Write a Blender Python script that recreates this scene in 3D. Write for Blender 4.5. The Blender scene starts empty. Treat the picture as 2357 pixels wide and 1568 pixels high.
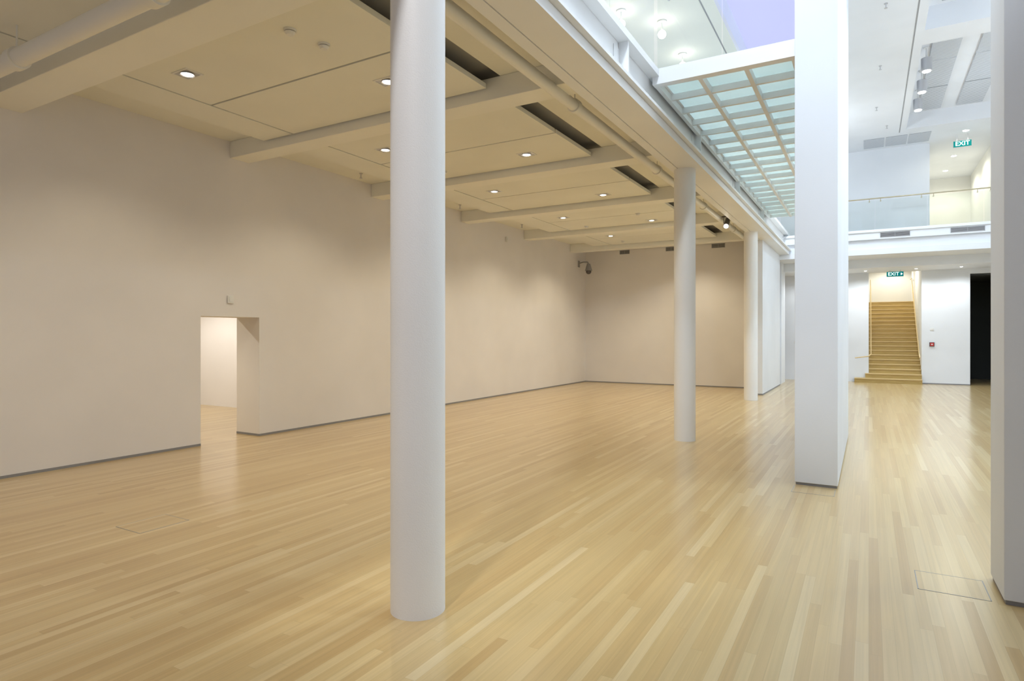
import bpy, bmesh, math
from mathutils import Vector, Matrix
S=bpy.context.scene
COL=S.collection
# ------------------------------------------------------------------ materials
def new_mat(name):
    m=bpy.data.materials.new(name); m.use_nodes=True
    nt=m.node_tree; b=nt.nodes["Principled BSDF"]
    return m,nt,b
def paint(name,col,rough=0.6,bump=0.05,scale=60,var=0.03,metal=0.0):
    m,nt,b=new_mat(name)
    g=nt.nodes.new("ShaderNodeNewGeometry")
    n=nt.nodes.new("ShaderNodeTexNoise"); n.inputs["Scale"].default_value=scale; n.inputs["Detail"].default_value=3
    nt.links.new(g.outputs["Position"],n.inputs["Vector"])
    n2=nt.nodes.new("ShaderNodeTexNoise"); n2.inputs["Scale"].default_value=0.8
    nt.links.new(g.outputs["Position"],n2.inputs["Vector"])
    r=nt.nodes.new("ShaderNodeValToRGB")
    r.color_ramp.elements[0].position=0.3; r.color_ramp.elements[1].position=0.7
    r.color_ramp.elements[0].color=(*[c*(1-var) for c in col],1)
    r.color_ramp.elements[1].color=(*[min(1,c*(1+var)) for c in col],1)
    nt.links.new(n2.outputs["Fac"],r.inputs["Fac"])
    nt.links.new(r.outputs["Color"],b.inputs["Base Color"])
    bp=nt.nodes.new("ShaderNodeBump"); bp.inputs["Strength"].default_value=bump; bp.inputs["Distance"].default_value=0.01
    nt.links.new(n.outputs["Fac"],bp.inputs["Height"]); nt.links.new(bp.outputs["Normal"],b.inputs["Normal"])
    b.inputs["Roughness"].default_value=rough; b.inputs["Metallic"].default_value=metal
    return m
def emit(name,col,st,base=None):
    m,nt,b=new_mat(name)
    b.inputs["Base Color"].default_value=(*(base or col),1); b.inputs["Roughness"].default_value=.9; b.inputs["Specular IOR Level"].default_value=.1
    b.inputs["Emission Color"].default_value=(*col,1); b.inputs["Emission Strength"].default_value=st
    return m
M_wall=paint("gallery_wall_paint",(0.825,0.80,0.785),0.7)
M_ceil=paint("gallery_ceiling_paint",(0.86,0.86,0.79),0.7)
M_beam=paint("gallery_beam_paint",(0.90,0.895,0.83),0.6)
M_white=paint("atrium_white_paint",(0.83,0.86,0.90),0.6)
M_aceil=paint("atrium_ceiling_paint",(0.84,0.86,0.89),0.7)
M_col=paint("column_textured_paint",(0.88,0.88,0.87),0.5,0.12,110)
M_steel=paint("white_steel_enamel",(0.86,0.87,0.87),0.4,0.02)
M_cream=paint("cream_wall_paint",(0.84,0.84,0.81),0.7)
M_pipe=paint("pipe_enamel",(0.86,0.85,0.79),0.4,0.02)
M_skirt=paint("grey_skirting_and_gap_shade",(0.27,0.27,0.28),0.5)  # skirting grey that also paints in the shade of the base gap
M_void=paint("slot_shade_grey",(0.55,0.53,0.50),0.8)  # greyer than the ceiling, painting in the shade inside the slot
M_dark=paint("painted_room_dark",(0.06,0.065,0.06),0.8)  # near-black colour stands in for the darkness of the unlit room
M_dgrey=paint("dark_grey_metal",(0.10,0.09,0.09),0.4)
M_mgrey=paint("mid_grey_metal",(0.32,0.32,0.33),0.4)
M_silver=paint("brushed_silver",(0.62,0.62,0.64),0.3,0.02,60,0.02,0.6)
M_brass=paint("handrail_brass",(0.50,0.45,0.32),0.35,0.02,60,0.03,0.4)
M_red=paint("red_plastic",(0.6,0.03,0.03),0.4)
M_plast=paint("white_plastic",(0.82,0.82,0.8),0.4)
M_lamp=emit("lamp_glow",(1,0.95,0.85),14)
M_lampw=emit("pendant_lamp_glow",(1,1,1),12)
M_lampstar=emit("bare_lamp_glow",(1,.96,.85),14)
M_sky=emit("skylight_diffuser",(0.55,0.56,1.0),1.12,(.1,.1,.15))
M_green=emit("exit_sign_green",(0.01,0.22,0.22),0.8,(0,.06,.06))
M_greenbody=paint("sign_housing",(0.7,0.72,0.7),0.4)
M_letter=emit("exit_letter_white",(0.85,1,0.97),1.2)

def wood_floor():
    m,nt,b=new_mat("timber_strip_floor"); N=nt.nodes.new; L=nt.links.new
    g=N("ShaderNodeNewGeometry"); sp=N("ShaderNodeSeparateXYZ"); L(g.outputs["Position"],sp.inputs[0])
    def math_(op,a,bb=None):
        n=N("ShaderNodeMath"); n.operation=op
        for i,v in enumerate((a,bb)):
            if v is None: continue
            if isinstance(v,(int,float)): n.inputs[i].default_value=v
            else: L(v,n.inputs[i])
        return n.outputs[0]
    W=0.068; LEN=2.3
    xs=math_("DIVIDE",sp.outputs[0],W); row=math_("FLOOR",xs); fx=math_("FRACT",xs)
    wn=N("ShaderNodeTexWhiteNoise"); wn.noise_dimensions='1D'; L(row,wn.inputs["W"])
    ys=math_("ADD",math_("DIVIDE",sp.outputs[1],LEN),math_("MULTIPLY",wn.outputs["Value"],7.3))
    pid=math_("FLOOR",ys); fy=math_("FRACT",ys)
    cb=N("ShaderNodeCombineXYZ"); L(row,cb.inputs[0]); L(pid,cb.inputs[1])
    w2=N("ShaderNodeTexWhiteNoise"); w2.noise_dimensions='2D'; L(cb.outputs[0],w2.inputs["Vector"])
    ramp=N("ShaderNodeValToRGB"); e=ramp.color_ramp.elements
    e[0].position=0; e[0].color=(0.525,0.35,0.145,1); e[1].position=1; e[1].color=(0.70,0.545,0.295,1)
    for p,c in ((0.15,(0.575,0.40,0.175)),(0.6,(0.62,0.45,0.205)),(0.88,(0.65,0.485,0.237))):
        k=e.new(p); k.color=(*c,1)
    L(w2.outputs["Value"],ramp.inputs["Fac"])
    gx=math_("MULTIPLY",sp.outputs[0],44.0); gy=math_("MULTIPLY",sp.outputs[1],0.8)
    gz=math_("MULTIPLY",w2.outputs["Value"],50.0)
    gc=N("ShaderNodeCombineXYZ"); L(gx,gc.inputs[0]); L(gy,gc.inputs[1]); L(gz,gc.inputs[2])
    gn=N("ShaderNodeTexNoise"); gn.inputs["Scale"].default_value=1.0; gn.inputs["Detail"].default_value=4; gn.inputs["Distortion"].default_value=0.5
    L(gc.outputs[0],gn.inputs["Vector"])
    gr=N("ShaderNodeMapRange"); gr.inputs[1].default_value=0.3; gr.inputs[2].default_value=0.7; gr.inputs[3].default_value=0.92; gr.inputs[4].default_value=1.055
    L(gn.outputs["Fac"],gr.inputs[0])
    d1=math_("MINIMUM",fx,math_("SUBTRACT",1.0,fx)); s1=math_("GREATER_THAN",d1,0.013)
    d2=math_("MINIMUM",fy,math_("SUBTRACT",1.0,fy)); s2=math_("GREATER_THAN",d2,0.0006)
    seam=math_("MULTIPLY",s1,s2); sm=N("ShaderNodeMapRange"); sm.inputs[3].default_value=0.84; sm.inputs[4].default_value=1.0
    L(seam,sm.inputs[0])
    tot=math_("MULTIPLY",gr.outputs[0],sm.outputs[0])
    mx=N("ShaderNodeVectorMath"); mx.operation='SCALE'; L(ramp.outputs[0],mx.inputs[0]); L(tot,mx.inputs["Scale"])
    L(mx.outputs[0],b.inputs["Base Color"])
    b.inputs["Roughness"].default_value=0.28; b.inputs["Specular IOR Level"].default_value=0.6
    b.inputs["Coat Weight"].default_value=0.5; b.inputs["Coat Roughness"].default_value=0.17
    return m
M_floor=wood_floor()
def stair_wood(name,c1,c2):
    m,nt,b=new_mat(name); N=nt.nodes.new; L=nt.links.new
    g=N("ShaderNodeNewGeometry"); mp=N("ShaderNodeMapping"); mp.inputs["Scale"].default_value=(2,25,25)
    L(g.outputs["Position"],mp.inputs[0]); n=N("ShaderNodeTexNoise"); n.inputs["Scale"].default_value=1.5; n.inputs["Detail"].default_value=4
    L(mp.outputs[0],n.inputs["Vector"]); r=N("ShaderNodeValToRGB"); r.color_ramp.elements[0].position=.3; r.color_ramp.elements[1].position=.7
    r.color_ramp.elements[0].color=(*c1,1); r.color_ramp.elements[1].color=(*c2,1); L(n.outputs["Fac"],r.inputs[0]); L(r.outputs[0],b.inputs["Base Color"])
    b.inputs["Roughness"].default_value=0.4
    return m
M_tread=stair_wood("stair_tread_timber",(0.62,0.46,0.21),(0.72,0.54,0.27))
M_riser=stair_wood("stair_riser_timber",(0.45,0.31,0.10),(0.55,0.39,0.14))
def glass(name,tint,refl=0.04):
    m=bpy.data.materials.new(name); m.use_nodes=True; nt=m.node_tree; nt.nodes.clear(); N=nt.nodes.new; L=nt.links.new
    o=N("ShaderNodeOutputMaterial"); mx=N("ShaderNodeMixShader"); t=N("ShaderNodeBsdfTransparent"); t.inputs[0].default_value=(*tint,1)
    g=N("ShaderNodeBsdfGlossy"); g.inputs["Roughness"].default_value=0.03
    mx.inputs[0].default_value=refl
    L(t.outputs[0],mx.inputs[1]); L(g.outputs[0],mx.inputs[2]); L(mx.outputs[0],o.inputs[0])
    return m
M_glass=glass("balustrade_glass",(0.96,0.98,0.97))
def frosted():
    m=bpy.data.materials.new("frosted_floor_glass"); m.use_nodes=True; nt=m.node_tree; nt.nodes.clear(); N=nt.nodes.new; L=nt.links.new
    o=N("ShaderNodeOutputMaterial"); mx=N("ShaderNodeMixShader"); mx.inputs[0].default_value=0.10
    tr=N("ShaderNodeBsdfTranslucent"); g=N("ShaderNodeBsdfGlossy"); g.inputs["Roughness"].default_value=0.15
    df=N("ShaderNodeBsdfDiffuse"); df.inputs[0].default_value=(.70,.80,.78,1); m2=N("ShaderNodeMixShader"); m2.inputs[0].default_value=.15
    geo=N("ShaderNodeNewGeometry"); n=N("ShaderNodeTexNoise"); n.inputs["Scale"].default_value=1.2; L(geo.outputs["Position"],n.inputs["Vector"])
    r=N("ShaderNodeValToRGB"); r.color_ramp.elements[0].color=(0.60,0.69,0.67,1); r.color_ramp.elements[1].color=(0.76,0.83,0.78,1)
    L(n.outputs["Fac"],r.inputs[0]); L(r.outputs[0],tr.inputs[0])
    L(tr.outputs[0],m2.inputs[1]); L(df.outputs[0],m2.inputs[2]); L(m2.outputs[0],mx.inputs[1]); L(g.outputs[0],mx.inputs[2]); L(mx.outputs[0],o.inputs[0])
    return m
M_frost=frosted()
def grille_mat(name,c1,c2,axis,scale):
    m,nt,b=new_mat(name); N=nt.nodes.new; L=nt.links.new
    g=N("ShaderNodeNewGeometry"); w=N("ShaderNodeTexWave"); w.wave_type='BANDS'; w.bands_direction=axis; w.inputs["Scale"].default_value=scale
    L(g.outputs["Position"],w.inputs["Vector"]); r=N("ShaderNodeValToRGB"); r.color_ramp.interpolation='CONSTANT'
    r.color_ramp.elements[0].color=(*c1,1); r.color_ramp.elements[1].position=0.45; r.color_ramp.elements[1].color=(*c2,1)
    L(w.outputs["Fac"],r.inputs[0]); L(r.outputs[0],b.inputs["Base Color"]); b.inputs["Roughness"].default_value=0.6
    return m
M_grille=grille_mat("slotted_ceiling_grille",(0.38,0.40,0.43),(0.74,0.77,0.81),'Y',4.0)

# ------------------------------------------------------------------ mesh helpers
def bm_box(bm,x0,x1,y0,y1,z0,z1):
    vs=[bm.verts.new(p) for p in ((x0,y0,z0),(x1,y0,z0),(x1,y1,z0),(x0,y1,z0),(x0,y0,z1),(x1,y0,z1),(x1,y1,z1),(x0,y1,z1))]
    for f in ((3,2,1,0),(4,5,6,7),(0,1,5,4),(1,2,6,5),(2,3,7,6),(3,0,4,7)): bm.faces.new([vs[i] for i in f])
def bm_cyl(bm,p0,p1,r,seg=24,r2=None):
    p0=Vector(p0);p1=Vector(p1);d=p1-p0
    mt=Matrix.Translation((p0+p1)/2)@d.to_track_quat('Z','Y').to_matrix().to_4x4()
    bmesh.ops.create_cone(bm,cap_ends=True,segments=seg,radius1=r,radius2=r if r2 is None else r2,depth=d.length,matrix=mt)
def bm_tube(bm,pts,r,seg=14):
    for a,b in zip(pts[:-1],pts[1:]): bm_cyl(bm,a,b,r,seg)
    for p in pts[1:-1]: bmesh.ops.create_uvsphere(bm,u_segments=seg,v_segments=8,radius=r,matrix=Matrix.Translation(p))
def finish(bm,name,mat,loc=(0,0,0),parent=None,smooth=False,bevel=0):
    me=bpy.data.meshes.new(name); bm.to_mesh(me); bm.free()
    if smooth:
        me.polygons.foreach_set("use_smooth",[True]*len(me.polygons)); me.set_sharp_from_angle(angle=math.radians(40))
    o=bpy.data.objects.new(name,me); COL.objects.link(o); o.location=loc
    if mat: me.materials.append(mat)
    if parent: o.parent=parent
    if bevel:
        md=o.modifiers.new("bevel",'BEVEL'); md.width=bevel; md.segments=2; md.limit_method='ANGLE'
    return o
def boxes(name,lst,mat,parent=None,loc=None,bevel=0):
    if loc is None:
        if parent: loc=(0,0,0)
        else:
            x0=min(min(b[0],b[1]) for b in lst);x1=max(b[1] for b in lst);y0=min(b[2] for b in lst);y1=max(b[3] for b in lst);z0=min(b[4] for b in lst)
            loc=((x0+x1)/2,(y0+y1)/2,z0)
    bm=bmesh.new()
    for b in lst: bm_box(bm,b[0]-loc[0],b[1]-loc[0],b[2]-loc[1],b[3]-loc[1],b[4]-loc[2],b[5]-loc[2])
    return finish(bm,name,mat,loc,parent,bevel=bevel)
def tag(o,label,cat,group=None):
    o["label"]=label; o["category"]=cat
    if group: o["group"]=group
    return o
def struct(o,label=None):
    o["kind"]="structure"
    if label: o["label"]=label
    return o
def empty(name,loc,rot=(0,0,0)):
    e=bpy.data.objects.new(name,None); COL.objects.link(e); e.location=loc; e.rotation_euler=rot; e.empty_display_size=0.1; return e
def clone(top,loc,rot=None):
    t=top.copy(); COL.objects.link(t); t.location=loc
    if rot is not None: t.rotation_euler=rot
    for c in list(top.children):
        k=c.copy(); k.parent=t; COL.objects.link(k)
    return t
def spot(loc,power,col,angle=120,blend=0.7,target=None,radius=0.05):
    l=bpy.data.lights.new("lamp_and_fill_light",'SPOT'); l.energy=power; l.color=col; l.spot_size=math.radians(angle); l.spot_blend=blend; l.shadow_soft_size=radius  # serves fitted lamps and added fill spots alike
    o=bpy.data.objects.new("lamp_and_fill_light",l); COL.objects.link(o); o.location=loc
    if target: o.rotation_euler=(Vector(target)-Vector(loc)).to_track_quat('-Z','Y').to_euler()
    return o
def point(loc,power,col,radius=.06):
    l=bpy.data.lights.new("lamp_and_fill_light",'POINT'); l.energy=power; l.color=col; l.shadow_soft_size=radius  # all point lights are added fill with no fitting
    o=bpy.data.objects.new("lamp_and_fill_light",l); COL.objects.link(o); o.location=loc; return o
WL=-9.35
# ------------------------------------------------------------------ shell
struct(boxes("floor",[(-17,4.6,-3,34,-0.2,0)],M_floor),"pale timber strip flooring with satin finish")
struct(boxes("wall_left",[(WL-.62,WL,-3,6.13,0,5.35),(WL-.62,WL,7.24,22.2,0,5.35),(WL-.62,WL,6.13,7.24,2.1,5.35)],M_wall),"plain white painted gallery wall with doorway opening")
struct(boxes("wall_back",[(WL,-3.1,21.8,22.1,0,5.3)],M_wall),"plain white painted gallery end wall")
struct(boxes("wall_return",[(-3.1,-2.72,19.57,23.7,0,4.6)],M_white,bevel=0.006),"white wall closing the end of the colonnade")
struct(boxes("wall_return_far",[(-3.1,-2.74,24.3,25.4,0,4.6)],M_white,bevel=0.006),"short white wall beyond the colonnade")
struct(boxes("wall_side_room",[(-17,-10.3,9.75,9.95,0,3.2),(-17.2,-17,2,9.95,0,3.2),(-17,-9.97,1.8,2,0,3.2)],M_wall),"white wall of the adjoining room")
struct(boxes("ceiling_side_room",[(-17.2,-9.97,1.8,9.95,3.2,3.3)],M_wall),"white ceiling of the adjoining room")
struct(boxes("wall_right",[(4.5,4.7,-3,34,0,8.5)],M_white),"white atrium side wall")
struct(boxes("wall_far",[(-3.1,0.0,26.95,27.15,0,4.9),(1.67,3.1,26.95,27.15,0,4.9),(0,1.67,26.95,27.15,4.13,4.9),(3.1,4.5,26.95,27.15,3.95,4.9),(4.2,4.5,26.95,27.15,0,3.95)],M_white),"white wall with openings to stairs and dark room")
struct(boxes("wall_stairwell",[(-0.15,0.0,27.15,33.2,0,4.9),(1.67,1.82,27.15,33.2,0,4.9),(-.15,1.82,33.2,33.4,0,4.9)],M_cream),"cream stairwell walls")
struct(boxes("wall_dark_room",[(1.82,1.9,27.2,31,0,4),(4.4,4.5,27.2,31,0,4),(1.82,4.5,31,31.1,0,4),(1.82,4.5,27.2,31,3.9,4)],M_dark),"room beyond the opening, walls coloured near-black to look unlit")
struct(boxes("baseboard_left",[(WL,WL+.006,-3,6.13,0,.036),(WL,WL+.006,7.24,21.8,0,.036),(WL-.62,WL,7.234,7.24,0,.036)],M_skirt),"thin grey skirting strip standing for the shadow gap")
struct(boxes("baseboard_back",[(WL,-3.1,21.794,21.8,0,.036)],M_skirt),"thin grey skirting strip standing for the shadow gap")
struct(boxes("baseboard_return",[(-3.1,-2.72,19.564,19.57,0,.04),(-2.72,-2.714,19.57,23.7,0,.04)],M_skirt),"thin grey skirting strip standing for the shadow gap")
struct(boxes("baseboard_far",[(1.67,3.1,26.944,26.95,0,.04)],M_skirt),"thin grey skirting strip standing for the shadow gap")
struct(boxes("ceiling",[(WL,-4.50,-3,22,5.06,5.3),(-4.02,-2.9,-3,22,5.06,5.3)],M_ceil),"painted gallery ceiling slab")
struct(boxes("ceiling_slot",[(-4.50,-4.02,-3,22,5.20,5.3),(-4.02,-4.015,-3,22,5.07,5.19),(-4.505,-4.50,-3,22,5.07,5.19)],M_void),"service slot in the ceiling, coloured grey for its shade")
struct(boxes("floor_upper",[(WL,-2.85,-3,24,5.31,5.38)],M_white),"upper storey floor slab")
BY=[6.66,10.08,13.5,16.95,20.4]
tag(boxes("ceiling_beam",[(WL,-2.94,3.25,3.70,4.62,5.06)],M_beam,bevel=.008),"deep cream-painted ceiling beam spanning wall to first column","beam","gallery ceiling beams")
for y in BY:
    tag(boxes("ceiling_beam",[(WL,-2.94,y,y+.37,4.78,5.06)],M_beam,bevel=.008),"cream-painted beam crossing the gallery ceiling","beam","gallery ceiling beams")
bays=[(0.2,3.22),(3.74,6.62)]+[(y+.41,n-.04) for y,n in zip(BY[:-1],BY[1:])]+[(20.81,21.78)]
for i,(a,c) in enumerate(bays):
    mid=(a+c)/2+.06
    segs=[(-8.44,-7.78,a,c)]
    if c-a>2: segs+=[(-7.745,-4.2,a,mid-.016),(-7.745,-4.2,mid+.016,c)]
    else: segs+=[(-7.745,-4.2,a,c)]
    for s in segs:
        tag(boxes("ceiling_panel",[(*s,4.92,4.985)],M_ceil,bevel=.004),"flat cream suspended plasterboard ceiling panel","ceiling panel","gallery ceiling panels")
for (x,y) in ((-2.56,3.20),(-2.715,10.59),(-2.80,17.95)):
    bm=bmesh.new(); bm_cyl(bm,(0,0,0),(0,0,4.6),0.178,64)
    tag(finish(bm,"round_column",M_col,(x,y,0),smooth=True),"round white-painted structural column standing on timber floor","column","colonnade columns")
e=empty("edge_beam",(-2.65,11.5,4.6)); tag(e,"long white steel I-beam running above the columns","beam")
boxes("soffit_casing",[(-.28,-.15,-14,14,0,.118),(-.136,.23,-14,14,0,.117),(-.16,-.13,-13.99,13.99,.014,.11)],M_steel,e,(0,0,0))
boxes("bottom_flange",[(-.22,.30,-14,14,.12,.16)],M_steel,e,(0,0,0))
boxes("web",[(.0,.05,-13.99,13.99,.161,.699)],M_steel,e,(0,0,0))
boxes("top_flange",[(-.22,.19,-14,14,.70,.79)],M_steel,e,(0,0,0))
for k in range(6):
    yy=-0.95+3.68*k-11.5+0.65
    boxes("stiffener_plate",[(.051,.17,yy,yy+.03,.161,.699),(.051,.06,yy-.18,yy+.21,.22,.62)],M_steel,e,(0,0,0))
bm=bmesh.new(); bm_cyl(bm,(0,-12,0),(0,11,0),.07,24)
for yy in (-6.6,-3,0.6,4.2,7.8): bm_cyl(bm,(0,yy,0),(0,yy+.09,0),.088,24)
p=finish(bm,"ceiling_pipe",M_pipe,(-3.30,10.3,4.76),smooth=True); tag(p,"cream-painted service pipe running along the colonnade","pipe")
for yy in (-3,0.6,4.2,7.8):
    hb=bmesh.new(); bm_cyl(hb,(0,yy+.045,.05),(0,yy+.045,.30),.008,8); finish(hb,"hanger_rod",M_pipe,(0,0,0),p)
bm=bmesh.new(); bm_cyl(bm,(-3.0,0,0),(3.1,0,0),.088,28)
for xx in (-1.2,1.2): bm_cyl(bm,(xx,0,0),(xx+.12,0,0),.108,28)
p=finish(bm,"ceiling_pipe",M_pipe,(-6.3,2.90,4.58),smooth=True); tag(p,"thick cream-painted pipe hung beside the deep beam","pipe")
for xx in (-1.14,1.26):
    hb=bmesh.new(); bm_cyl(hb,(xx,0,.08),(xx,0,.48),.01,8); finish(hb,"hanger_rod",M_pipe,(0,0,0),p)

for nm,(x0,x1,y0,y1),lab in (("wall_pier_slim",(-.77,-.31,8.12,12.4),"tall white slab pier rising through the atrium"),("wall_pier_near",(.78,1.8,5.2,5.72),"white slab pier beside the atrium walkway")):
    struct(boxes(nm,[(x0,x1,y0,y1,.030,8.45)],M_white,bevel=.006),lab)
    struct(boxes("baseboard_pier",[(x0+.012,x1-.012,y0+.012,y1-.012,0,.030)],M_skirt),"grey recessed skirting under the pier")

# ------------------------------------------------------------------ glass bridge
gb=empty("glass_floor_bridge",(-1.6,13.9,5.2)); tag(gb,"bridge with frosted glass floor in a white steel grid","bridge")
x0,x1,y0,y1=-.92,.83,-5.6,5.6
fr=[(x0-.03,x1,y0-.06,y0+.07,-.005,.17)]
for xx in (-.92,-.345,.24,.80): fr.append((xx-.028,xx+.028,y0+.02,y1,0,.10))
for k in range(19):
    yy=y0+.07+k*.615; fr.append((x0,x1,yy-.025,yy+.025,.012,.099))
boxes("steel_grid",fr,M_steel,gb,(0,0,0))
boxes("glass_panels",[(x0,x1,y0,y1,.105,.12)],M_frost,gb,(0,0,0))
def balustrade(name,x0,y0,x1,y1,z,h,lab,panel=1.5,railmat=M_silver):
    dx,dy=x1-x0,y1-y0; Ln=math.hypot(dx,dy); ang=math.atan2(dy,dx)
    e=empty(name,(x0,y0,z),(0,0,ang)); tag(e,lab,"balustrade")
    n=max(1,round(Ln/panel)); w=Ln/n
    for i in range(n):
        boxes("glass_panel",[(i*w+.01,(i+1)*w-.01,-.007,.007,.0,h-.06)],M_glass,e,(0,0,0))
    bm=bmesh.new(); bm_cyl(bm,(0,-.05,h),(Ln,-.05,h),.021,16); finish(bm,"handrail",railmat,(0,0,0),e,smooth=True)
    for i in range(n+1):
        for q in (-.16,.16):
            xx=i*w+q
            if xx<0.03 or xx>Ln-.03: continue
            bm=bmesh.new(); bm_cyl(bm,(xx,-.05,h-.01),(xx,0,h-.09),.009,8); bm_cyl(bm,(xx,-.02,h-.09),(xx,.02,h-.09),.02,12)
            finish(bm,"rail_bracket",railmat,(0,0,0),e,smooth=True)
    boxes("base_channel",[(0,Ln,-.025,.025,0,.04)],M_steel,e,(0,0,0))
    return e
balustrade("glass_balustrade",-2.5,8.28,-.78,8.28,5.37,1.05,"clear glass balustrade on the end of the glass bridge",0.9)
balustrade("glass_balustrade",-2.52,0.0,-2.52,8.2,5.40,1.05,"clear glass balustrade along the upper gallery edge")
# ------------------------------------------------------------------ balcony
BYF=23.6
struct(boxes("floor_balcony",[(-3.1,4.5,BYF+.12,33.4,4.9,5.2)],M_white),"white upper balcony slab")
fz=[(-3.1,4.5,BYF-.02,BYF+.12,4.93,5.22),(-3.1,4.5,BYF-.07,BYF-.021,5.16,5.219),(-3.1,4.5,BYF+.1,BYF+.3,4.6,4.929),(-3.1,4.5,BYF-.02,BYF+.4,4.43,4.62),(-3.1,4.5,BYF+.4,25.0,4.43,4.5)]
struct(boxes("trim_2",fz,M_white,bevel=.005),"white stepped balcony fascia")
struct(boxes("ceiling_soffit",[(-3.1,4.5,25.0,26.95,4.13,4.5)],M_white),"white soffit beneath the balcony")
balustrade("glass_balustrade",-2.7,BYF+.05,4.5,BYF+.05,5.22,1.06,"glass balustrade with slim handrail along the upper balcony",1.55,M_brass)
def vent(x0,x1,y,z0,z1,lab,grp):
    e=empty("air_vent",((x0+x1)/2,y,z0)); tag(e,lab,"vent",grp); w=(x1-x0)/2;h=z1-z0
    boxes("frame",[(-w,w,-.012,0,0,.015),(-w,w,-.012,0,h-.015,h),(-w,-w+.015,-.012,0,0,h),(w-.015,w,-.012,0,0,h),(-.008,.008,-.012,0,0,h)],M_mgrey,e,(0,0,0))
    n=max(3,int(h/.03))
    boxes("louvres",[(-w+.015,w-.015,-.010,-.002,.012+(h-.024)*i/n,.012+(h-.024)*(i+.45)/n) for i in range(n)],M_mgrey,e,(0,0,0))
    boxes("backing",[(-w+.002,w-.002,-.003,0,.002,h-.002)],M_dgrey,e,(0,0,0))
vent(.33,1.15,BYF-.02,4.98,5.13,"slotted grey air vent in the white balcony fascia","fascia vents")
vent(2.22,3.08,BYF-.02,4.98,5.13,"slotted grey air vent in the white balcony fascia","fascia vents")
for x,w in ((-7.79,.19),(-6.07,.19),(-4.45,.22)):
    vent(x-w,x+w,21.8,4.76,4.90,"small grey vent high on the end wall","end wall vents")
struct(boxes("wall_upper",[(-3.1,1.83,25.8,26,5.2,8.45)],M_white),"white upper storey wall behind the balcony")
struct(boxes("wall_corridor",[(1.73,1.83,26,32,5.2,8.45),(3.7,3.8,24.2,32,5.2,8.45),(1.83,3.7,32,32.2,5.2,8.45)],M_cream),"cream corridor walls on the upper storey")
struct(boxes("wall_upper_left",[(WL-.1,WL,-3,34,5.38,8.45),(WL,-3.1,25.8,26,5.2,8.45)],M_cream),"cream upper gallery wall")
Z=8.45
cl=[(-2.67,-.5,-1,9),(-2.67,-.5,17,34),(-.5,1.06,-1,34),(1.06,3.6,-1,8),(1.06,3.6,16.2,17),(1.06,3.6,23.7,34),(3.6,4.7,-1,34)]
struct(boxes("ceiling_atrium",[(*c,Z,Z+.15) for c in cl]+[(1.0,3.66,8,23.7,8.95,9.0),(1.0,1.06,8,23.7,Z+.15,8.95),(3.6,3.66,8,23.7,Z+.15,8.95),(1.06,3.6,16.2,17,Z+.15,8.95),(1.06,3.6,23.7,23.76,Z+.15,8.95)],M_aceil),"white atrium ceiling with recessed coffers")
struct(boxes("ceiling_upper_gallery",[(-9.45,-2.67,-1,34,Z,Z+.15)],M_ceil),"cream upper gallery ceiling")
struct(boxes("window_1",[(-2.67,-.5,9,17,9.05,9.07)],M_sky),"lavender glowing skylight")
struct(boxes("trim_3",[(-2.72,-2.67,9,17,Z+.15,9.05),(-.5,-.45,9,17,Z+.15,9.05),(-2.72,-.45,8.95,9,Z+.15,9.05),(-2.72,-.45,17,17.05,Z+.15,9.05)],M_aceil),"white skylight upstand")
struct(boxes("trim_4",[(-2.93,-2.90,5,24,Z-.003,Z),(.86,.89,5,24,Z-.003,Z)],M_mgrey),"thin grey strips painted for shadow slots in the atrium ceiling")  # flat strips, the slots' darkness is only their grey colour
for (yy0,yy1) in ((17.25,23.5),(8.2,16.0)):
    n=3
    L_=(yy1-yy0)/n
    for i in range(n):
        for (xa,xb) in ((1.35,1.95),(2.35,3.0)):
            tag(boxes("ceiling_grille",[(xa,xb,yy0+i*L_+.02,yy0+(i+1)*L_-.02,8.90,8.95)],M_grille,bevel=.003),"grey slotted grille panel in the ceiling coffer","ceiling grille","coffer grilles")
for i in range(3):
    tag(boxes("ceiling_vent",[(-.15+i*.66,.46+i*.66,24.35,25.5,Z-.015,Z)],M_grille,bevel=.003),"flat slotted vent panel above the balcony","vent","balcony ceiling vents")

# ------------------------------------------------------------------ recessed downlights
def downlight_proto(loc,lab,grp,sz=.13):
    e=empty("recessed_downlight",loc); tag(e,lab,"downlight",grp)
    boxes("trim_frame",[(-sz,sz,-sz*.75,-sz*.6,-.008,0),(-sz,sz,sz*.6,sz*.75,-.008,0),(-sz,-sz*.85,-sz*.6,sz*.6,-.008,0),(sz*.85,sz,-sz*.6,sz*.6,-.008,0)],M_plast,e,(0,0,0))
    boxes("recess_plate",[(-sz*.85,sz*.85,-sz*.6,sz*.6,-.003,0)],M_silver,e,(0,0,0))
    bm=bmesh.new(); bm_cyl(bm,(0,0,-.014),(0,0,-.003),sz*.40,24); finish(bm,"lamp",M_lamp,(0,0,0),e,smooth=True)
    bm=bmesh.new(); bmesh.ops.create_cone(bm,cap_ends=False,segments=24,radius1=sz*.54,radius2=sz*.41,depth=.014,matrix=Matrix.Translation((0,0,-.010))); finish(bm,"lamp_ring",M_silver,(0,0,0),e,smooth=True)
    return e
warm=(1.0,0.865,0.62)
proto=None
for i in range(6):
    for (x,yb,st) in ((-7.06,4.46,3.5),(-5.13,5.83,3.56)):
        y=yb+st*i
        if y>21.5: continue
        if proto is None: proto=downlight_proto((x,y,4.92),"square recessed ceiling downlight, switched on","gallery downlights",.15)
        else: clone(proto,(x,y,4.92))
        if x<-6: spot((x,y,4.88),92+i*22,warm,130,.62,(x-.45,y,0))
        else: spot((x,y,4.88),98+i*17,warm,130,.7,(x,y,0))
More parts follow.
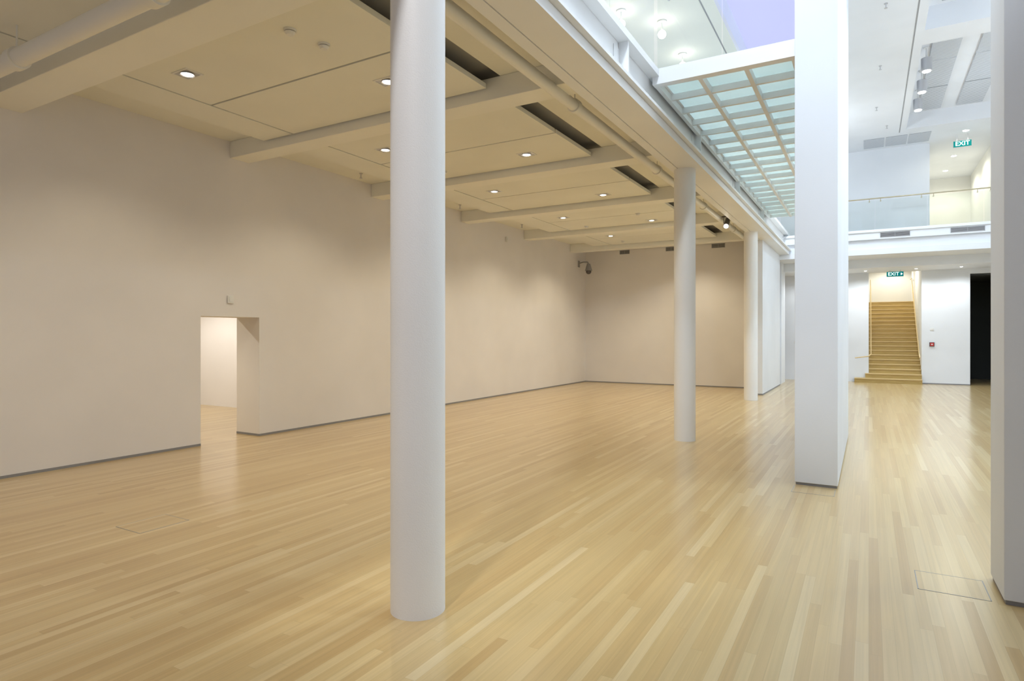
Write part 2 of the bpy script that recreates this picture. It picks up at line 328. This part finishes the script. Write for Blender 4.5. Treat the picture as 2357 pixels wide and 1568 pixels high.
for (x,y) in ((-7.06,.9),(-5.13,1.5)):
    spot((x,y,4.88),90,warm,125,.6,(x-.3,y,0))
def round_dl(loc,lab,grp,r=.09):
    e=empty("round_downlight",loc); tag(e,lab,"downlight",grp)
    bm=bmesh.new(); bm_cyl(bm,(0,0,-.012),(0,0,0),r,28); finish(bm,"trim_ring",M_plast,(0,0,0),e,smooth=True)
    bm=bmesh.new(); bm_cyl(bm,(0,0,-.02),(0,0,-.012),r*.75,24); finish(bm,"lamp",M_lampw,(0,0,0),e,smooth=True)
    return e
rp=round_dl((2.74,24.8,Z),"small round ceiling downlight, switched on","upper storey downlights",.11)
for p_ in ((2.74,28.1,Z),(2.70,30.5,Z)): clone(rp,p_)
def star(loc):
    e=empty("ceiling_lamp",loc); tag(e,"bare bright ceiling lamp above the upper gallery, switched on","lamp","upper gallery lamps")
    bm=bmesh.new(); bm_cyl(bm,(0,0,-.03),(0,0,0),.10,28); bm_cyl(bm,(0,0,-.2),(0,0,-.03),.018,12); finish(bm,"mount",M_plast,(0,0,0),e,smooth=True)
    bm=bmesh.new(); bmesh.ops.create_uvsphere(bm,u_segments=20,v_segments=12,radius=.085,matrix=Matrix.Translation((0,0,-.28))); finish(bm,"bulb",M_lampstar,(0,0,0),e,smooth=True)
    return e
sr=star((-3.80,12.95,Z))
for p_ in ((-3.82,14.7,Z),(-4.40,12.1,Z)): clone(sr,p_)
for p_,w_ in (((2.74,24.8,8.4),40),((2.74,28.1,8.4),100),((2.70,30.5,8.4),100)): spot(p_,w_,(1,.96,.80),160,.5)
for p_ in ((-3.84,12.8,8.0),(-4.0,14.8,8.0),(-5.6,10.5,7.6)): spot(p_,45,(1,.88,.64),170,.4)
point((-6.5,11,6.6),22,(1,.86,.60),.1)  # added wash light without a fitting, brightens the upper gallery
rs=round_dl((-.1,26.0,4.13),"small round soffit downlight, switched on","balcony soffit downlights",.05)
for p_ in ((1.45,26.0,4.13),(2.75,26.0,4.13),(-1.8,26,4.13)): clone(rs,p_)
for p_ in ((-1.8,25.9,4.1),(-.1,25.9,4.1),(1.45,25.9,4.1),(2.75,25.9,4.1)): spot(p_,72,(.90,.96,1),160,.5)
spot((.85,29.5,4.85),105,(1,.97,.87),165,.5); spot((.85,32.3,4.85),55,(1,.98,.90),165,.5)
spot((-13.8,7.6,3.15),260,(1,.96,.88),165,.5)
spot((-11.4,4.3,3.15),170,(1,.93,.78),165,.5)  # unseen spot added to lighten the doorway reveal
def pendant(loc):
    e=empty("cylinder_downlight",loc); tag(e,"white cylindrical surface-mounted spotlight, switched on","spotlight","atrium spotlights")
    bm=bmesh.new(); bm_cyl(bm,(0,0,-.32),(0,0,.0),.12,32); finish(bm,"body",M_silver,(0,0,0),e,smooth=True)
    bm=bmesh.new(); bm_cyl(bm,(0,0,-.335),(0,0,-.32),.085,28); finish(bm,"lamp",M_lampw,(0,0,0),e,smooth=True)
    bm=bmesh.new(); bm_cyl(bm,(0,0,.0),(0,0,.25),.02,16); bm_cyl(bm,(0,0,.25),(0,0,.27),.07,24); finish(bm,"mount",M_plast,(0,0,0),e,smooth=True)
    return e
pp=pendant((1.25,18.5,8.68))
for y in (20.05,21.6,14.5,13.0): clone(pp,(1.25,y,8.68))
cool=(0.72,0.86,1.0)
for y,w_ in ((13,200),(14.5,200),(18.5,180),(20.05,160),(21.6,110)): spot((1.25,y,8.3),w_,cool,130,.6)
for p_ in ((.3,4,8.4),(.3,9.5,8.4),(-1.6,6,8.4),(2.6,9,8.4),(-1.2,19.5,8.4)): spot(p_,350,cool,140,.6,radius=.15)  # added ceiling spots with no fittings, raise the atrium light level
for p_ in ((-1.6,15.5,8.9),(-1.6,10.5,8.9)): spot(p_,420,(.80,.88,1),140,.6,radius=.15)  # added inside the skylight well to strengthen its light through the glass
spot((-1.5,-1.5,8.4),1050,(.98,.98,1),30,.6,(-2.6,3.2,2.3),.2)  # added fill spot behind the camera, brightens the first column
spot((-1.3,-.5,8.4),1900,(.82,.90,1),36,.6,(-.7,9.0,3.4),.2)  # added spot out of view, lifts the front of the slim pier
for y,w_ in ((8.5,180),(14.5,170),(20.5,115)): point((4.2,y,6.3),w_,(.78,.89,1),.15)  # unseen washers added by the side wall to lighten ceiling and balcony
point((-2.0,21.5,6.8),120,(.84,.92,1),.15)  # added light hidden behind the pier, brightens the upper wall
# ------------------------------------------------------------------ stairs
st=empty("staircase",(.835,26.55,0)); tag(st,"straight timber staircase between cream walls, wider bottom steps","staircase")
R=.17;T=.28; tr=[];rs_=[]
for n in range(19):
    xa=-.835+.003; xb=.835-.003
    if n==0: xa=-1.30; 
    if n==1: xa=-.95
    y0=n*T; ye=(n+1)*T if n<18 else 6.6
    if n==0: ye=.395
    rs_.append((xa,xb,y0,max(y0+T,ye if n==18 else y0+T),(0 if n<1 else n*R-.02),(n+1)*R-.035))
    tr.append((xa,xb,y0-.025,ye,(n+1)*R-.035,(n+1)*R))
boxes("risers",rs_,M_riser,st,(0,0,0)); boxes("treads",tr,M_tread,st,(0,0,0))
for s in (-1,1):
    bm=bmesh.new(); x=s*.76
    pts=[(x,.3,1.05),(x,18*T,R*18+1.05+.1),(x,18*T+.7,R*18+1.15)]
    if s<0: pts=[(-1.28,.0,.92),(-.85,.12,.98)]+pts
    else: pts=[(x,-.0,.95)]+pts
    bm_tube(bm,pts,.019); finish(bm,"handrail",M_tread,(0,0,0),st,smooth=True)

def exit_sign(loc,arrow,w=.52,h=.2,drop=.05,lab=""):
    e=empty("exit_sign",loc); tag(e,lab,"exit sign")
    boxes("sign_housing",[(-w/2,w/2,-.02,.03,0,h)],M_greenbody,e,(0,0,0),bevel=.004)
    boxes("sign_face",[(-w/2+.006,w/2-.006,-.026,-.02,.006,h-.006)],M_green,e,(0,0,0))
    for s in (-1,1): boxes("mounting_bracket",[(s*w*.3-.01,s*w*.3+.01,0,.02,h,h+drop)],M_silver,e,(0,0,0))
    c=bpy.data.curves.new("t",'FONT'); c.body="EXIT"; c.size=h*.92; c.align_x='CENTER'; c.align_y='CENTER'; c.extrude=.003
    to=bpy.data.objects.new("t",c); COL.objects.link(to); bpy.context.view_layer.update()
    me=bpy.data.meshes.new_from_object(to.evaluated_get(bpy.context.evaluated_depsgraph_get())); bpy.data.objects.remove(to)
    me.materials.clear(); me.materials.append(M_letter)
    o=bpy.data.objects.new("lettering",me); COL.objects.link(o); o.parent=e; o.rotation_euler=(math.pi/2,0,0); o.location=(-.05 if arrow else 0,-.03,h/2)
    if arrow:
        bm=bmesh.new(); v=[bm.verts.new(p) for p in ((w*.33,-.03,h*.25),(w*.33,-.03,h*.75),(w*.45,-.03,h*.5))]; bm.faces.new(v)
        finish(bm,"arrow",M_letter,(0,0,0),e)
exit_sign((.83,26.4,3.90),True,.53,.185,.045,"green illuminated sign reading EXIT with arrow, under soffit")
exit_sign((2.69,25.2,8.02),False,.50,.21,.22,"green illuminated EXIT sign hanging from the upper ceiling")

def wallbox(name,loc,d,lab,cat,mat=M_plast,kmat=M_silver):
    e=empty(name,loc); tag(e,lab,cat)
    boxes("housing",[(min(0,d[0]),max(0,d[0]),-d[1]/2,d[1]/2,-d[2]/2,d[2]/2)] if abs(d[0])<d[1] and d[3]=='x' else [(-d[0]/2,d[0]/2,-d[1],0,-d[2]/2,d[2]/2)],mat,e,(0,0,0),bevel=.006)
    return e
w=wallbox("wall_sensor",(WL,6.66,2.39),(.03,.11,.13,'x'),"small white sensor box above the doorway","sensor"); boxes("cover",[(.03,.036,-.035,.035,-.045,.045)],M_plast,w,(0,0,0),bevel=.003)
w=wallbox("wall_sensor",(WL,15.84,4.63),(.05,.10,.14,'x'),"small white sensor high on gallery wall","sensor"); boxes("cover",[(.05,.06,-.03,.03,-.04,.05)],M_plast,w,(0,0,0),bevel=.003)
w=wallbox("light_switch",(1.98,26.95,1.98),(.12,.012,.10,'y'),"white switch plate on white wall","switch"); boxes("rocker",[(-.03,.03,-.02,-.012,-.03,.03)],M_plast,w,(0,0,0))
w=wallbox("fire_call_point",(1.98,26.95,1.44),(.15,.04,.15,'y'),"red fire alarm call point on white wall","fire alarm",M_dgrey); boxes("red_face",[(-.055,.055,-.05,-.04,-.055,.055)],M_red,w,(0,0,0))
boxes("break_glass",[(-.025,.025,-.055,-.05,-.02,.02)],M_plast,w,(0,0,0))
w=wallbox("light_switch",(-2.45,26.95,1.48),(.25,.012,.10,'y'),"row of white switches on cream wall","switch")
for q in (-.09,-.02,.05): boxes("rocker",[(q,q+.05,-.02,-.012,-.03,.03)],M_plast,w,(0,0,0))
def smoke(loc):
    e=empty("smoke_detector",loc); tag(e,"round white smoke detector on the ceiling panel","smoke detector","ceiling detectors")
    bm=bmesh.new(); bm_cyl(bm,(0,0,-.02),(0,0,0),.065,28); finish(bm,"base",M_plast,(0,0,0),e,smooth=True)
    bm=bmesh.new(); bm_cyl(bm,(0,0,-.055),(0,0,-.028),.035,24,.055); bm_cyl(bm,(0,0,-.03),(0,0,-.018),.04,20); finish(bm,"sensor_head",M_plast,(0,0,0),e,smooth=True)
    return e
sp_=smoke((-5.07,4.74,4.92))
for p_ in ((-7.03,9.57),(-7.05,16.5),(-7.1,19.7),(-5.15,15.4),(-5.13,4.34)): clone(sp_,(*p_,4.92))
def sprinkler(loc,lab="small pendant sprinkler head fixed to the ceiling"):
    e=empty("sprinkler",loc); tag(e,lab,"sprinkler","ceiling sprinklers")
    bm=bmesh.new(); bm_cyl(bm,(0,0,-.09),(0,0,.01),.012,12); bm_cyl(bm,(0,0,-.012),(0,0,.005),.035,20); finish(bm,"stem",M_silver,(0,0,0),e,smooth=True)
    bm=bmesh.new(); bm_cyl(bm,(0,0,-.10),(0,0,-.09),.03,16); finish(bm,"deflector",M_silver,(0,0,0),e,smooth=True)
    return e
k=sprinkler((.3,14.5,Z))
for p_ in ((.25,17.8,Z),(.2,21.0,Z),(.5,23.0,Z),(-8.9,9.3,5.06),(-8.9,12.8,5.06),(-8.9,16,5.06),(-3.6,9.0,5.06),(-3.6,12.3,5.06)): clone(k,p_)
e=empty("security_camera",(WL,21.15,4.42)); tag(e,"dark dome security camera on a curved wall bracket","security camera")
boxes("wall_plate",[(0,.03,-.07,.07,-.12,.12)],M_mgrey,e,(0,0,0),bevel=.005)
bm=bmesh.new(); bm_tube(bm,[(.02,0,.02),(.18,0,.06),(.36,0,.05),(.40,0,-.02)],.025); finish(bm,"bracket_arm",M_mgrey,(0,0,0),e,smooth=True)
bm=bmesh.new(); bm_cyl(bm,(.40,0,-.27),(.40,0,-.02),.135,28,.06); finish(bm,"housing",M_mgrey,(0,0,0),e,smooth=True)
bm=bmesh.new(); bmesh.ops.create_uvsphere(bm,u_segments=24,v_segments=12,radius=.10,matrix=Matrix.Translation((.40,0,-.30))); finish(bm,"dome",M_dgrey,(0,0,0),e,smooth=True)
e=empty("track_spotlight",(-3.12,16.3,4.72)); tag(e,"dark spotlight clamped beside the service pipe, switched on","spotlight")
boxes("yoke",[(-.12,.08,-.01,.01,.06,.09),(-.075,-.065,-.015,.015,-.1,.07),(.065,.075,-.015,.015,-.1,.07)],M_dgrey,e,(0,0,0))
bm=bmesh.new(); bm_cyl(bm,(0,.12,.03),(.01,-.13,-.19),.05,24,.07); finish(bm,"body",M_dgrey,(0,0,0),e,smooth=True)
bm=bmesh.new(); bm_cyl(bm,(.01,-.13,-.19),(.0105,-.145,-.203),.055,24); finish(bm,"lamp",M_lampw,(0,0,0),e,smooth=True)
def hatch(x0,x1,y0,y1,lab):
    e=tag(boxes("floor_access_panel",[(x0,x1,y0,y0+.006,0,.0015),(x0,x1,y1-.006,y1,0,.0015),(x0,x0+.006,y0,y1,0,.0015),(x1-.006,x1,y0,y1,0,.0015)],M_mgrey),lab,"floor hatch")
    c=boxes("lid",[(x0+.006,x1-.006,y0+.006,y1-.006,0,.001)],M_floor,None); c.parent=e
    c.matrix_parent_inverse=Matrix.Translation(-e.location)
hatch(.30,.72,5.22,5.62,"timber floor access panel with thin metal edge")
hatch(-6.10,-5.70,3.15,3.62,"timber floor access panel with thin metal edge")
hatch(-.77,-.33,7.72,8.06,"timber floor access panel in front of the pier")

w=bpy.data.worlds.new("world"); S.world=w; w.use_nodes=True
bg=w.node_tree.nodes["Background"]; bg.inputs[0].default_value=(0.90,0.88,1.0,1); bg.inputs[1].default_value=0.34
S.view_settings.view_transform='Standard'; S.view_settings.exposure=0.0
cam=bpy.data.cameras.new("camera"); co=bpy.data.objects.new("camera",cam); COL.objects.link(co)
co.location=(0,0,1.8); co.rotation_euler=(math.pi/2,0,math.radians(30)); cam.sensor_width=36; cam.lens=1422/2357*36; cam.shift_y=-14/2357
cam.clip_end=200
S.camera=co
